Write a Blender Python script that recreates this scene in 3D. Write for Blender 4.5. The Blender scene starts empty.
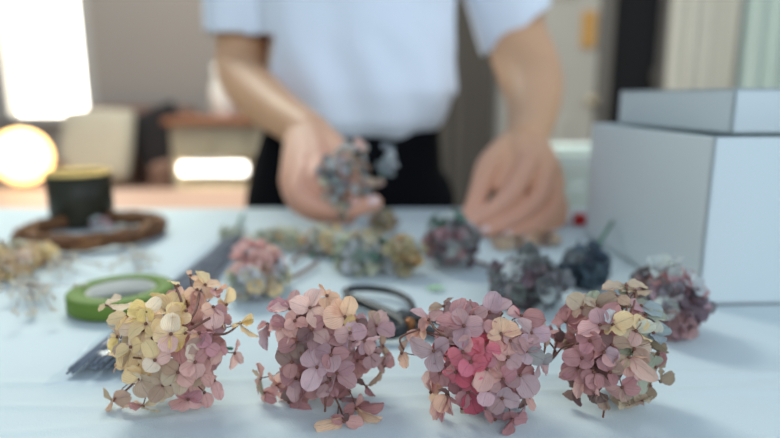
import bpy, bmesh, math, random
from mathutils import Vector, Matrix, noise
random.seed(7)
R = math.radians
col = bpy.context.scene.collection
scn = bpy.context.scene
TZ = 0.75                      # table top height
CAMZ = 0.90
PITCH = R(11.4)
CS, SN = math.cos(PITCH), math.sin(PITCH)
F = 600.0

def W(px, py, Z):
    xc = (px-390)/F*Z; yc = (py-219)/F*Z
    return Vector((xc, Z*CS - yc*SN, CAMZ - (Z*SN + yc*CS)))
def Zt(py, h=0.0):
    return F*(CAMZ-TZ-h)/((py-219)*CS + F*SN)
def T(px, py, h=0.0):
    return W(px, py, Zt(py, h))
def lin(c):
    return tuple(((v/255.0)/12.92 if v/255.0 <= .04045 else ((v/255.0+.055)/1.055)**2.4) for v in c)

# ------------------------------------------------------------------ materials
def mat(name, rgb, rough=.6, metal=0, noise_amt=0, noise_scale=20, bump=0, bump_scale=60, emit=0, trans=0, sheen=0, spec=.5, coords='Object'):
    m = bpy.data.materials.new(name); m.use_nodes = True
    nt = m.node_tree; b = nt.nodes['Principled BSDF']
    c = (*lin(rgb), 1)
    b.inputs['Base Color'].default_value = c
    b.inputs['Roughness'].default_value = rough
    b.inputs['Metallic'].default_value = metal
    b.inputs['Specular IOR Level'].default_value = spec
    if emit:
        b.inputs['Emission Color'].default_value = c; b.inputs['Emission Strength'].default_value = emit
    if trans: b.inputs['Transmission Weight'].default_value = trans
    if sheen: b.inputs['Sheen Weight'].default_value = sheen
    tc = nt.nodes.new('ShaderNodeTexCoord')
    if noise_amt:
        n = nt.nodes.new('ShaderNodeTexNoise'); n.inputs['Scale'].default_value = noise_scale; n.inputs['Detail'].default_value = 4
        nt.links.new(tc.outputs[coords], n.inputs['Vector'])
        mx = nt.nodes.new('ShaderNodeMix'); mx.data_type = 'RGBA'
        d = tuple(max(0, v*(1-noise_amt)) for v in c[:3]); e = tuple(min(1, v*(1+noise_amt*.6)) for v in c[:3])
        mx.inputs[6].default_value = (*d, 1); mx.inputs[7].default_value = (*e, 1)
        nt.links.new(n.outputs['Fac'], mx.inputs[0]); nt.links.new(mx.outputs[2], b.inputs['Base Color'])
    if bump:
        n2 = nt.nodes.new('ShaderNodeTexNoise'); n2.inputs['Scale'].default_value = bump_scale; n2.inputs['Detail'].default_value = 5
        nt.links.new(tc.outputs[coords], n2.inputs['Vector'])
        bp = nt.nodes.new('ShaderNodeBump'); bp.inputs['Strength'].default_value = bump; bp.inputs['Distance'].default_value = .002
        nt.links.new(n2.outputs['Fac'], bp.inputs['Height']); nt.links.new(bp.outputs[0], b.inputs['Normal'])
    return m

def wood(name, c1, c2, scale=6, rough=.5):
    m = mat(name, c1, rough); nt = m.node_tree; b = nt.nodes['Principled BSDF']
    tc = nt.nodes.new('ShaderNodeTexCoord'); mp = nt.nodes.new('ShaderNodeMapping'); mp.inputs['Scale'].default_value = (1, 9, 9)
    n = nt.nodes.new('ShaderNodeTexNoise'); n.inputs['Scale'].default_value = scale; n.inputs['Detail'].default_value = 6
    mx = nt.nodes.new('ShaderNodeMix'); mx.data_type = 'RGBA'
    mx.inputs[6].default_value = (*lin(c1), 1); mx.inputs[7].default_value = (*lin(c2), 1)
    nt.links.new(tc.outputs['Object'], mp.inputs[0]); nt.links.new(mp.outputs[0], n.inputs['Vector'])
    nt.links.new(n.outputs['Fac'], mx.inputs[0]); nt.links.new(mx.outputs[2], b.inputs['Base Color'])
    return m

def petal_material():
    m = bpy.data.materials.new('dried_petal'); m.use_nodes = True
    nt = m.node_tree; nt.nodes.clear(); N = nt.nodes.new; L = nt.links.new
    out = N('ShaderNodeOutputMaterial')
    oi = N('ShaderNodeObjectInfo')
    uv = N('ShaderNodeAttribute'); uv.attribute_name = 'pv'      # x along, y across (-1..1)
    sep = N('ShaderNodeSeparateXYZ'); L(uv.outputs['Vector'], sep.inputs[0])
    # fan veins: angle across, bent along
    ab = N('ShaderNodeMath'); ab.operation = 'ABSOLUTE'; L(sep.outputs[1], ab.inputs[0])
    k = N('ShaderNodeMath'); k.operation = 'MULTIPLY_ADD'; L(sep.outputs[0], k.inputs[0]); k.inputs[1].default_value = -.55; L(ab.outputs[0], k.inputs[2])
    nz = N('ShaderNodeTexNoise'); nz.inputs['Scale'].default_value = 5; L(uv.outputs['Vector'], nz.inputs['Vector'])
    k2 = N('ShaderNodeMath'); k2.operation = 'MULTIPLY_ADD'; L(nz.outputs['Fac'], k2.inputs[0]); k2.inputs[1].default_value = .16; L(k.outputs[0], k2.inputs[2])
    s = N('ShaderNodeMath'); s.operation = 'MULTIPLY'; L(k2.outputs[0], s.inputs[0]); s.inputs[1].default_value = 34
    sn = N('ShaderNodeMath'); sn.operation = 'SINE'; L(s.outputs[0], sn.inputs[0])
    vr = N('ShaderNodeMapRange'); L(sn.outputs[0], vr.inputs[0]); vr.inputs[1].default_value = .45; vr.inputs[2].default_value = 1; vr.inputs[3].default_value = 1; vr.inputs[4].default_value = .80
    # midrib
    mr = N('ShaderNodeMapRange'); L(ab.outputs[0], mr.inputs[0]); mr.inputs[1].default_value = .02; mr.inputs[2].default_value = .07; mr.inputs[3].default_value = .78; mr.inputs[4].default_value = 1
    vm = N('ShaderNodeMath'); vm.operation = 'MULTIPLY'; L(vr.outputs[0], vm.inputs[0]); L(mr.outputs[0], vm.inputs[1])
    # petal claw colour (darker red near the base), browning at the rim
    br = N('ShaderNodeMapRange'); L(sep.outputs[0], br.inputs[0]); br.inputs[1].default_value = .0; br.inputs[2].default_value = .22; br.inputs[3].default_value = .55; br.inputs[4].default_value = 0
    n3 = N('ShaderNodeTexNoise'); n3.inputs['Scale'].default_value = 2.2; L(uv.outputs['Vector'], n3.inputs['Vector'])
    tint = N('ShaderNodeMix'); tint.data_type = 'RGBA'; tint.blend_type = 'MULTIPLY'
    bw = N('ShaderNodeMapRange'); L(n3.outputs['Fac'], bw.inputs[0]); bw.inputs[1].default_value = .35; bw.inputs[2].default_value = .7; bw.inputs[3].default_value = 0; bw.inputs[4].default_value = .55
    L(bw.outputs[0], tint.inputs[0]); L(oi.outputs['Color'], tint.inputs[6]); tint.inputs[7].default_value = (.92, .84, .80, 1)
    m2 = N('ShaderNodeMix'); m2.data_type = 'RGBA'; L(br.outputs[0], m2.inputs[0]); L(tint.outputs[2], m2.inputs[6]); m2.inputs[7].default_value = (.30, .10, .09, 1)
    m3 = N('ShaderNodeMix'); m3.data_type = 'RGBA'; m3.blend_type = 'MULTIPLY'; m3.inputs[0].default_value = 1
    L(m2.outputs[2], m3.inputs[6]); L(vm.outputs[0], m3.inputs[7])
    bp = N('ShaderNodeBump'); bp.inputs['Strength'].default_value = .5; bp.inputs['Distance'].default_value = .0004; L(vm.outputs[0], bp.inputs['Height'])
    d = N('ShaderNodeBsdfPrincipled'); L(m3.outputs[2], d.inputs['Base Color']); d.inputs['Roughness'].default_value = .62; d.inputs['Specular IOR Level'].default_value = .25
    L(bp.outputs[0], d.inputs['Normal'])
    t = N('ShaderNodeBsdfTranslucent'); L(m3.outputs[2], t.inputs['Color'])
    ms = N('ShaderNodeMixShader'); ms.inputs[0].default_value = .34; L(d.outputs[0], ms.inputs[1]); L(t.outputs[0], ms.inputs[2])
    L(ms.outputs[0], out.inputs['Surface'])
    return m
M_PETAL = petal_material()
M_STEM = mat('dried_stem', (120, 78, 62), .7, noise_amt=.4, noise_scale=200)
M_GSTEM = mat('green_stem', (62, 120, 92), .6, noise_amt=.3, noise_scale=200)
M_SKIN = mat('skin', (216, 166, 126), .5, noise_amt=.14, noise_scale=14, bump=.15, bump_scale=180)
M_SKIN.node_tree.nodes['Principled BSDF'].inputs['Subsurface Weight'].default_value = .08
M_SKIN.node_tree.nodes['Principled BSDF'].inputs['Subsurface Radius'].default_value = (.01, .004, .002)
_nt = M_SKIN.node_tree; _b = _nt.nodes['Principled BSDF']; _src = _b.inputs['Base Color'].links[0].from_socket
_g = _nt.nodes.new('ShaderNodeTexCoord'); _s = _nt.nodes.new('ShaderNodeSeparateXYZ'); _nt.links.new(_g.outputs['Object'], _s.inputs[0])
_r = _nt.nodes.new('ShaderNodeMapRange'); _nt.links.new(_s.outputs[1], _r.inputs[0]); _r.inputs[1].default_value = .76; _r.inputs[2].default_value = .66; _r.inputs[3].default_value = 0; _r.inputs[4].default_value = .5
_m = _nt.nodes.new('ShaderNodeMix'); _m.data_type = 'RGBA'; _nt.links.new(_r.outputs[0], _m.inputs[0]); _nt.links.new(_src, _m.inputs[6]); _m.inputs[7].default_value = (*lin((224, 158, 142)), 1)
_nt.links.new(_m.outputs[2], _b.inputs['Base Color'])
M_NAIL = mat('fingernail', (232, 200, 194), .25)

# ------------------------------------------------------------------ helpers
def link(name, me, m=None, parent=None, smooth=True):
    o = bpy.data.objects.new(name, me); col.objects.link(o)
    if m and not me.materials: me.materials.append(m)
    if smooth:
        for p in me.polygons: p.use_smooth = True
    if parent: o.parent = parent
    return o
def obj(name, bm, m=None, parent=None, smooth=True, loc=None):
    me = bpy.data.meshes.new(name); bm.normal_update()
    if loc is not None: bmesh.ops.translate(bm, verts=bm.verts, vec=-Vector(loc))
    bm.to_mesh(me); bm.free()
    o = link(name, me, m, parent, smooth)
    if loc is not None: o.location = loc
    return o
def tag(o, label=None, cat=None, group=None, kind=None):
    if label: o['label'] = label
    if cat: o['category'] = cat
    if group: o['group'] = group
    if kind: o['kind'] = kind
    return o
def empty(name, loc, label, cat, group=None):
    o = bpy.data.objects.new(name, None); col.objects.link(o); o.location = loc; o.empty_display_size = .02
    return tag(o, label, cat, group)
def box(bm, x0, x1, y0, y1, z0, z1, bev=0, rot=0, seg=2):
    b = bmesh.new(); bmesh.ops.create_cube(b, size=1)
    bmesh.ops.scale(b, vec=(x1-x0, y1-y0, z1-z0), verts=b.verts)
    if bev: bmesh.ops.bevel(b, geom=b.edges[:], offset=bev, segments=seg, affect='EDGES', profile=.5)
    if rot: bmesh.ops.rotate(b, cent=(0, 0, 0), matrix=Matrix.Rotation(rot, 3, 'Z'), verts=b.verts)
    bmesh.ops.translate(b, vec=((x0+x1)/2, (y0+y1)/2, (z0+z1)/2), verts=b.verts)
    join(bm, b)
def join(bm, b):
    me = bpy.data.meshes.new('t'); b.to_mesh(me); b.free(); bm.from_mesh(me); bpy.data.meshes.remove(me)
def nb(fn, *a, **k):
    bm = bmesh.new(); fn(bm, *a, **k); return bm
def tube(bm, pts, r, seg=10, closed=False, caps=True, flat=None):
    pts = [Vector(p) for p in pts]; n = len(pts); rings = []
    up = Vector((0, 0, 1)); prev = None
    for i, p in enumerate(pts):
        a = pts[i-1] if (i > 0 or closed) else p; b = pts[(i+1) % n] if (i < n-1 or closed) else p
        t = (b-a).normalized()
        if prev is None:
            x = t.cross(up)
            if x.length < 1e-3: x = t.cross(Vector((1, 0, 0)))
            x.normalize()
        else:
            x = (prev - t*prev.dot(t)).normalized()
        prev = x; y = x.cross(t).normalized()
        rr = r[i] if isinstance(r, (list, tuple)) else r
        fy = flat if flat else 1
        rings.append([bm.verts.new(p + x*math.cos(2*math.pi*k/seg)*rr + y*math.sin(2*math.pi*k/seg)*rr*fy) for k in range(seg)])
    for i in range(n if closed else n-1):
        A, B = rings[i], rings[(i+1) % n]
        for k in range(seg): bm.faces.new((A[k], A[(k+1) % seg], B[(k+1) % seg], B[k]))
    if caps and not closed:
        bm.faces.new(rings[0][::-1]); bm.faces.new(rings[-1])
def lathe(bm, prof, cen, seg=40, cap=True):
    cen = Vector(cen); rings = []
    for (r, z) in prof:
        rings.append([bm.verts.new(cen + Vector((r*math.cos(2*math.pi*k/seg), r*math.sin(2*math.pi*k/seg), z))) for k in range(seg)])
    for A, B in zip(rings, rings[1:]):
        for k in range(seg): bm.faces.new((A[k], A[(k+1) % seg], B[(k+1) % seg], B[k]))
    if cap:
        bm.faces.new(rings[0][::-1]); bm.faces.new(rings[-1])
def ball(bm, c, r, sub=2, sc=(1, 1, 1), mat3=None):
    b = bmesh.new(); bmesh.ops.create_icosphere(b, subdivisions=sub, radius=1)
    bmesh.ops.scale(b, vec=Vector(sc)*r, verts=b.verts)
    if mat3: bmesh.ops.rotate(b, cent=(0, 0, 0), matrix=mat3, verts=b.verts)
    bmesh.ops.translate(b, vec=Vector(c), verts=b.verts); join(bm, b)
def cr(pts, n=8):                                   # catmull-rom through points (any dimension tuples)
    P = [tuple(p) for p in pts]; P = [P[0]] + P + [P[-1]]; out = []
    for i in range(1, len(P)-2):
        for k in range(n):
            t = k/n; a, b, c, d = P[i-1], P[i], P[i+1], P[i+2]
            out.append(tuple(.5*(2*b[j] + (c[j]-a[j])*t + (2*a[j]-5*b[j]+4*c[j]-d[j])*t*t + (3*b[j]-a[j]-3*c[j]+d[j])*t**3) for j in range(len(b))))
    out.append(P[-2]); return out

# ------------------------------------------------------------------ camera, world, lights
cam = bpy.data.cameras.new('camera'); co = bpy.data.objects.new('camera', cam); col.objects.link(co)
co.location = (0, 0, CAMZ); co.rotation_euler = (R(90)-PITCH, 0, 0)
cam.sensor_width = 36; cam.lens = F*36/780; cam.clip_start = .02; cam.clip_end = 50
cam.dof.use_dof = True; cam.dof.focus_distance = .274; cam.dof.aperture_fstop = 3.6
scn.camera = co
scn.view_settings.view_transform = 'Standard'; scn.view_settings.look = 'None'
scn.view_settings.exposure = .30; scn.view_settings.gamma = 1
try: scn.view_settings.use_curve_mapping = False
except Exception: pass
w = bpy.data.worlds.new('daylight'); scn.world = w; w.use_nodes = True
bg = w.node_tree.nodes['Background']; bg.inputs[0].default_value = (.60, .77, .98, 1); bg.inputs[1].default_value = .50

def area(name, loc, target, sx, sy, power, colr):
    l = bpy.data.lights.new(name, 'AREA'); l.shape = 'RECTANGLE'; l.size = sx; l.size_y = sy; l.energy = power; l.color = colr
    o = bpy.data.objects.new(name, l); col.objects.link(o); o.location = loc
    o.rotation_euler = (Vector(target)-Vector(loc)).to_track_quat('-Z', 'Y').to_euler(); return o
area('window_daylight_rear', (-.9, 2.1, 2.5), (0, .4, .75), 1.2, .8, 48, (.95, 1, .90))
area('window_daylight_side', (2.6, -.1, 1.7), (.1, .6, .8), 1.4, 1.4, 17, (.72, .86, 1))
area('back_wall_fill', (-.6, 2.2, 2.6), (-.2, 3.6, 1.2), 2.4, .8, 18, (1, .96, .88))  # added fill light that brightens the back wall
area('front_fill', (.5, -1.7, 1.9), (0, .6, .8), 1.6, 1.2, 18, (.82, .91, 1))  # added fill from behind the camera, no window is built there

# ------------------------------------------------------------------ room
M_WALL = mat('wall_paint', (180, 170, 158), .9, noise_amt=.06, noise_scale=2)
M_FLOOR = wood('floor_wood', (120, 92, 74), (88, 64, 50), 3)
def struct(name, bm, m, parent=None, smooth=False):
    o = obj(name, bm, m, parent, smooth); tag(o, kind='structure'); return o
YB = 3.6
wx0, wx1, wz0, wz1 = -2.22, -1.77, .80, 2.2
bm = bmesh.new()
for a in ((-3.2, wx0, 0, 2.7), (wx1, 3.2, 0, 2.7), (wx0, wx1, 0, wz0), (wx0, wx1, wz1, 2.7)):
    box(bm, a[0], a[1], YB, YB+.12, a[2], a[3])
struct('wall_back', bm, M_WALL)
struct('wall_left', nb(box, -3.3, -3.2, -1.0, YB+.12, 0, 2.7), M_WALL)
struct('wall_right', nb(box, 3.2, 3.3, -1.0, YB+.12, 0, 2.7), M_WALL)
struct('floor', nb(box, -3.3, 3.3, -1.0, YB+.12, -.08, 0), M_FLOOR)
bm = bmesh.new()
for a in ((wx0-.05, wx0, wz0-.05, wz1+.05), (wx1, wx1+.05, wz0-.05, wz1+.05), (wx0-.05, wx1+.05, wz1, wz1+.05), (wx0-.08, wx1+.08, wz0-.05, wz0)):
    box(bm, a[0], a[1], YB-.04, YB+.1, a[2], a[3], .004)
M_WHITEP = mat('white_paint', (214, 210, 200), .5)
wf = struct('window_1', bm, M_WHITEP)
M_PANE = mat('bright_pane', (255, 250, 238), .3, emit=4.5)
p = obj('pane', nb(box, wx0, wx1, YB+.05, YB+.06, wz0, wz1), M_PANE, wf, False)
struct('baseboard_back', nb(box, -3.2, .62, YB-.015, YB, 0, .09, .003), M_WHITEP)
# door (cream, with casing) and dark doorway
M_DOOR = mat('cream_door', (196, 188, 172), .6, noise_amt=.05, noise_scale=3)
bm = bmesh.new(); box(bm, .62, 1.19, YB-.05, YB-.002, 0, 2.1, .004)
for z0, z1 in ((.15, .78), (1.45, 1.95)): box(bm, .72, 1.05, YB-.062, YB-.048, z0, z1, .006)
d = struct('door_1', bm, M_DOOR)
M_BRASS = mat('brass', (212, 196, 160), .3, .6)
bm = bmesh.new(); ball(bm, (1.155, YB-.11, .885), .03, 3); tube(bm, [(1.155, YB-.1, .885), (1.155, YB-.05, .885)], .012)
obj('door_knob', bm, M_BRASS, d)
struct('trim_1', nb(box, 1.20, 1.27, YB-.06, YB, 0, 2.14, .006), mat('grey_casing', (120, 112, 100), .6))
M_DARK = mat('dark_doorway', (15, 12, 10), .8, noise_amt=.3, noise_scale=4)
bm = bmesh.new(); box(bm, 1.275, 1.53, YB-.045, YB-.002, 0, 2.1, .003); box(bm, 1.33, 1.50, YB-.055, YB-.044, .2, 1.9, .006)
d2 = struct('doorway_dark_panel', bm, M_DARK)  # near-black panel, its colour stands in for the shade inside an open doorway
obj('door_handle', nb(tube, [(1.50, YB-.09, .95), (1.50, YB-.09, 1.07)], .008), mat('dull_metal', (110, 104, 96), .4, .8), d2)

M_ORANGE = mat('amber_paper', (214, 160, 84), .7, noise_amt=.15, noise_scale=40)
t = obj('paper_charm', nb(box, 1.085, 1.165, YB-.068, YB-.056, 1.18, 1.38, .004), M_ORANGE, None, False, loc=(1.125, YB-.062, 1.28))
tag(t, 'small amber paper charm hanging on the cream door', 'ornament')

def curtain(name, x0, x1, y, z0, z1, m, label, folds=8, amp=.03, group=None):
    bm = bmesh.new(); nx, nz = folds*8, 14; g = []
    for i in range(nx+1):
        u = i/nx; row = []
        for k in range(nz+1):
            v = k/nz
            yy = y + amp*math.sin(u*folds*2*math.pi + .6*math.sin(v*3))*(.6+.4*(1-v)) + .01*noise.noise(Vector((u*6, v*3, x0)))
            row.append(bm.verts.new((x0+(x1-x0)*u + .008*math.sin(v*5+u*9), yy, z0+(z1-z0)*v)))
        g.append(row)
    for i in range(nx):
        for k in range(nz): bm.faces.new((g[i][k], g[i+1][k], g[i+1][k+1], g[i][k+1]))
    o = obj(name, bm, m, None, True, loc=((x0+x1)/2, y, z0))
    s = o.modifiers.new('thick', 'SOLIDIFY'); s.thickness = .004
    tag(o, label, 'curtain', group); return o
curtain('curtain', .02, .60, YB-.12, .03, 2.4, mat('taupe_cloth', (102, 95, 86), .9, noise_amt=.15, noise_scale=5), 'taupe grey curtain hanging behind the person in the white shirt', 7)
curtain('curtain', 1.56, 1.95, YB-.12, .03, 2.4, mat('cream_cloth', (234, 228, 210), .9, noise_amt=.08, noise_scale=5), 'cream curtain between the dark doorway and the pale mint curtain', 5)
curtain('curtain', 1.97, 2.9, YB-.12, .03, 2.4, mat('mint_cloth', (226, 240, 224), .9, noise_amt=.05, noise_scale=5), 'pale mint curtain at the right end of the back wall', 8)
bm = bmesh.new(); tube(bm, [(-.05, YB-.12, 2.43), (3.0, YB-.12, 2.43)], .012)
for x in (0, .66, 1.5, 2.04, 2.95): tube(bm, [(x, YB-.12, 2.43), (x, YB-.001, 2.43)], .008)
tag(obj('curtain_rod', bm, M_BRASS), 'long thin curtain rod above the door and curtains', 'curtain rod')

# ------------------------------------------------------------------ background furniture
def legs(parent, m, x0, x1, y0, y1, z1, r=.018):
    for x in (x0, x1):
        for y in (y0, y1):
            obj('leg', nb(lathe, [(r*.7, 0), (r, z1*.5), (r, z1)], (x, y, 0), 12), m, parent)
def at0(o): o.parent and None
M_PINKW = wood('pale_pink_wood', (198, 160, 138), (178, 138, 116), 4)
def thing0(name, label, cat, group=None): return empty(name, (0, 0, 0), label, cat, group)
t = thing0('low_table', 'long low table in pale pinkish wood behind the work table', 'table')
obj('tabletop', nb(box, -1.62, -.40, 1.72, 2.14, .545, .58, .006), M_PINKW, t, False)
obj('apron', nb(box, -1.57, -.45, 1.76, 2.10, .49, .545, .003), M_PINKW, t, False)
legs(t, M_PINKW, -1.56, -.46, 1.78, 2.08, .50, .025)

M_BRW = wood('orange_brown_wood', (170, 112, 76), (136, 84, 56), 5)
t = thing0('side_table', 'orange brown side table under the glowing globe lamp', 'table')
obj('tabletop', nb(lathe, [(.24, .0), (.25, .012), (.24, .03)], (-1.47, 2.42, .50), 40), M_BRW, t)
for k in range(4):
    a = k*math.pi/2+.6
    obj('leg', nb(tube, [(-1.47+.21*math.cos(a), 2.42+.21*math.sin(a), 0), (-1.47+.15*math.cos(a), 2.42+.15*math.sin(a), .505)], [.012, .02]), M_BRW, t)
t = empty('globe_lamp', (-1.482, 2.42, .53), 'round glowing globe lamp with warm white light', 'lamp')
M_GLOW = mat('glowing_globe', (255, 205, 132), .4, emit=4)
obj('lamp_base', nb(lathe, [(.07, 0), (.07, .012), (.03, .022), (.03, .04)], (0, 0, 0), 32), M_BRW, t)
obj('lamp_globe', nb(ball, (0, 0, .14), .108, 4), M_GLOW, t)

M_BROWN = mat('brown_upholstery', (136, 104, 88), .9, noise_amt=.15, noise_scale=20)
t = thing0('armchair', 'brown upholstered armchair against the back wall', 'armchair')
ax0, ax1 = -1.74, -1.02
obj('seat', nb(box, ax0+.1, ax1-.1, 2.85, 3.38, .20, .44, .04, seg=4), M_BROWN, t)
obj('backrest', nb(box, ax0+.06, ax1-.06, 3.30, 3.48, .20, .86, .05, seg=4), M_BROWN, t)
for x in (ax0, ax1-.13): obj('armrest', nb(box, x, x+.13, 2.82, 3.40, .16, .60, .04, seg=4), M_BROWN, t)
legs(t, M_BRW, ax0+.08, ax1-.08, 2.9, 3.38, .20, .02)
def cushion(loc, sx, sy, sz, rx, rz, ry, m, label):
    b = bmesh.new(); bmesh.ops.create_grid(b, x_segments=16, y_segments=16, size=1)
    for v in b.verts:
        x, y = v.co.x, v.co.y; f = max(0, (1-x**4)*(1-y**4))**.5
        v.co.z = f
    bot = bmesh.new(); me = bpy.data.meshes.new('t'); b.to_mesh(me); bot.from_mesh(me); 
    for v in bot.verts: v.co.z *= -1
    bmesh.ops.reverse_faces(bot, faces=bot.faces); join(b, bot); bmesh.ops.remove_doubles(b, verts=b.verts, dist=1e-4)
    for v in b.verts: v.co = Vector((v.co.x*sx*(1-.06*v.co.y**2), v.co.y*sy*(1-.06*v.co.x**2), v.co.z*sz))
    o = obj('cushion', b, m); o.location = loc; o.rotation_euler = (rx, ry, rz); tag(o, label, 'cushion'); return o
cushion((-1.50, 3.08, .66), .19, .20, .06, R(68), 0, 0, mat('beige_cloth', (206, 196, 172), .9, noise_amt=.1, noise_scale=20), 'pale beige cushion propped on the brown armchair')
cushion((-1.215, 3.20, .67), .15, .20, .05, R(70), 0, R(-24), mat('black_cloth', (38, 34, 34), .9, noise_amt=.1, noise_scale=20), 'black cushion leaning on the right of the brown armchair')

t = thing0('cabinet', 'beige cabinet with a brown top and an open shelf', 'cabinet')
M_CAB = mat('beige_cabinet', (196, 182, 152), .6, noise_amt=.06, noise_scale=6)
cx0, cx1 = -.97, -.28
obj('worktop', nb(box, cx0-.02, cx1+.02, 2.63, 3.12, .785, .815, .004), M_BRW, t, False)
bm = bmesh.new(); box(bm, cx0, cx1, 2.67, 3.10, .03, .50, .003); box(bm, cx0, cx1, 2.67, 3.10, .64, .785, .003)
box(bm, cx0, cx0+.02, 2.67, 3.10, .50, .64); box(bm, cx1-.02, cx1, 2.67, 3.10, .50, .64); box(bm, cx0+.02, cx1-.02, 3.08, 3.10, .50, .64)
obj('body', bm, M_CAB, t, False)
for x0, x1 in ((cx0+.01, -.63), (-.62, cx1-.01)):
    dd = obj('drawer', nb(box, x0, x1, 2.655, 2.669, .65, .775, .003), M_CAB, t, False)
    obj('knob', nb(ball, ((x0+x1)/2, 2.645, .71), .012), M_BRASS, dd)
    dd = obj('door', nb(box, x0, x1, 2.655, 2.669, .05, .49, .003), M_CAB, t, False)
    obj('knob', nb(ball, (x1-.04, 2.645, .42), .012), M_BRASS, dd)
tl = obj('shelf_glow_bar', nb(tube, [(-.94, 2.70, .588), (-.65, 2.70, .588)], .029, 14), mat('white_glow', (255, 252, 244), .3, emit=4))  # glowing bar added to imitate a bright streak of light
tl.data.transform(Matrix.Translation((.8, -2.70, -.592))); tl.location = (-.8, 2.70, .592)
tag(tl, 'bright white glow bar standing in for a light streak in the cabinet shelf opening', 'light')
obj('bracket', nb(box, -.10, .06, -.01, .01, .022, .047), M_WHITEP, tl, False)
t = empty('jug', (-.775, 2.86, .815), 'tall white jug standing on the brown cabinet top', 'jug')
M_CER = mat('white_ceramic', (236, 230, 220), .35)
obj('body', nb(lathe, [(.045, 0), (.062, .05), (.06, .13), (.04, .19), (.048, .235), (.042, .235), (.035, .19)], (0, 0, 0), 32, False), M_CER, t)
obj('handle', nb(tube, cr([(.04, 0, .2), (.09, 0, .19), (.10, 0, .13), (.058, 0, .08)], 6), .008), M_CER, t)
tag(obj('bowl', nb(lathe, [(.03, 0), (.06, .02), (.075, .045), (.07, .045), (.055, .022), (.0, .01)], (0, 0, 0), 32, False), mat('red_glaze', (186, 92, 88), .4)), 'small red bowl on the cabinet beside the white jug', 'bowl').location = (-.62, 2.80, .815)

# stool with mint basket behind the right side of the table
t = thing0('stool', 'wooden stool carrying the pale mint basket', 'stool')
obj('seat', nb(box, .36, .80, 1.32, 1.62, .47, .50, .008), M_BRW, t)
legs(t, M_BRW, .41, .75, 1.37, 1.57, .475, .016)
t = empty('basket', (.58, 1.47, .50), 'pale mint woven storage basket behind the white box', 'basket')
M_MINT = mat('mint_plastic', (222, 232, 222), .6, noise_amt=.08, noise_scale=30)
bm = bmesh.new()
hx, hy = .20, .13
for i in range(9):
    z = .012+i*.03
    pts = [(sx*hx*(1+z*.3), sy*hy*(1+z*.3), z) for sx, sy in ((-1, -1), (1, -1), (1, 1), (-1, 1))]
    tube(bm, pts, .012, 8, closed=True)
for i in range(22):
    a = i/22*2*math.pi; x = max(-hx, min(hx, 1.5*hx*math.cos(a))); y = max(-hy, min(hy, 1.5*hy*math.sin(a)))
    tube(bm, [(x*(1+k*.03*.3)*1.0, y*(1+k*.03*.3), .012+k*.03) for k in range(9)], .009, 6)
box(bm, -hx, hx, -hy, hy, 0, .012)
obj('weave', bm, M_MINT, t)
obj('rim', nb(tube, [(sx*hx*1.085, sy*hy*1.085, .268) for sx, sy in ((-1, -1), (1, -1), (1, 1), (-1, 1))], .014, 10, closed=True), M_MINT, t)

# ------------------------------------------------------------------ table and cloth
TX0, TX1, TY0, TY1 = -1.05, 1.15, -.12, .825
t = empty('work_table', (0, .35, 0), 'rectangular work table underneath the white cloth', 'table')
M_TW = wood('table_wood', (150, 110, 80), (120, 84, 58), 5)
obj('tabletop', nb(box, TX0+.01, TX1-.01, TY0-.35+.01, TY1-.35-.01, .715, TZ-.004, .003), M_TW, t, False)
for x in (TX0+.07, TX1-.07):
    for y in (TY0-.35+.07, TY1-.35-.07): obj('leg', nb(box, x-.03, x+.03, y-.03, y+.03, 0, .715, .004), M_TW, t, False)

M_CLOTH = mat('white_cloth', (200, 211, 212), .85, noise_amt=.03, noise_scale=6, bump=.25, bump_scale=1400)
def cloth_h(x, y):
    h = .0012*noise.noise(Vector((x*5, y*9, 1))) + .0006*noise.noise(Vector((x*14, y*22, 5)))
    def ridge(d, wd, a): return a*math.exp(-(d/wd)**2)
    h += ridge(y-(.306+.006*math.sin(x*7)), .004, .0011)
    h += ridge(y-(.283+.05*x+.004*math.sin(x*19)), .003, .0008)*(1 if x < .3 else .3)
    h += ridge(y-.262-.10*(x+.1)+.005*math.sin(x*23), .003, .0007)
    h += ridge(x+.02-.3*(y-.3), .003, .0006)*max(0, 1-abs(y-.27)/.06)
    h += ridge(y-(.47+.02*x), .006, .0008)
    return h
bm = bmesh.new()
xs = [TX0 + (TX1-TX0)*i/260 for i in range(261)]
ys = [TY0 + (.22-TY0)*i/14 for i in range(14)] + [.22+(.45-.22)*i/150 for i in range(150)] + [.45+(TY1-.45)*i/70 for i in range(71)]
grid = []
def skirt(t_): return t_
X = [xs[0]]*6 + xs + [xs[-1]]*6; Y = [ys[0]]*6 + ys + [ys[-1]]*6
nX, nY = len(X), len(Y)
for i in range(nX):
    row = []
    dx = (6-i) if i < 6 else (i-(nX-7) if i > nX-7 else 0)
    for k in range(nY):
        dy = (6-k) if k < 6 else (k-(nY-7) if k > nY-7 else 0)
        d_ = max(dx, dy); x, y = X[i], Y[k]
        if d_ == 0:
            row.append(bm.verts.new((x, y, TZ - .0012 + cloth_h(x, y)*.9)))
        else:
            wv = .012*math.sin(x*22+y*17)*d_/6; out = .004+.004*d_/6
            ox = (-1 if i < 6 else 1)*(out+abs(wv)) if dx else 0; oy = (-1 if k < 6 else 1)*(out+abs(wv)) if dy else 0
            row.append(bm.verts.new((x+ox, y+oy, TZ-.006-.27*(d_/6))))
    grid.append(row)
for i in range(nX-1):
    for k in range(nY-1): bm.faces.new((grid[i][k], grid[i+1][k], grid[i+1][k+1], grid[i][k+1]))
o = obj('tablecloth', bm, M_CLOTH); tag(o, 'white cloth with faint creases spread over the work table', 'tablecloth')

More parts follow.
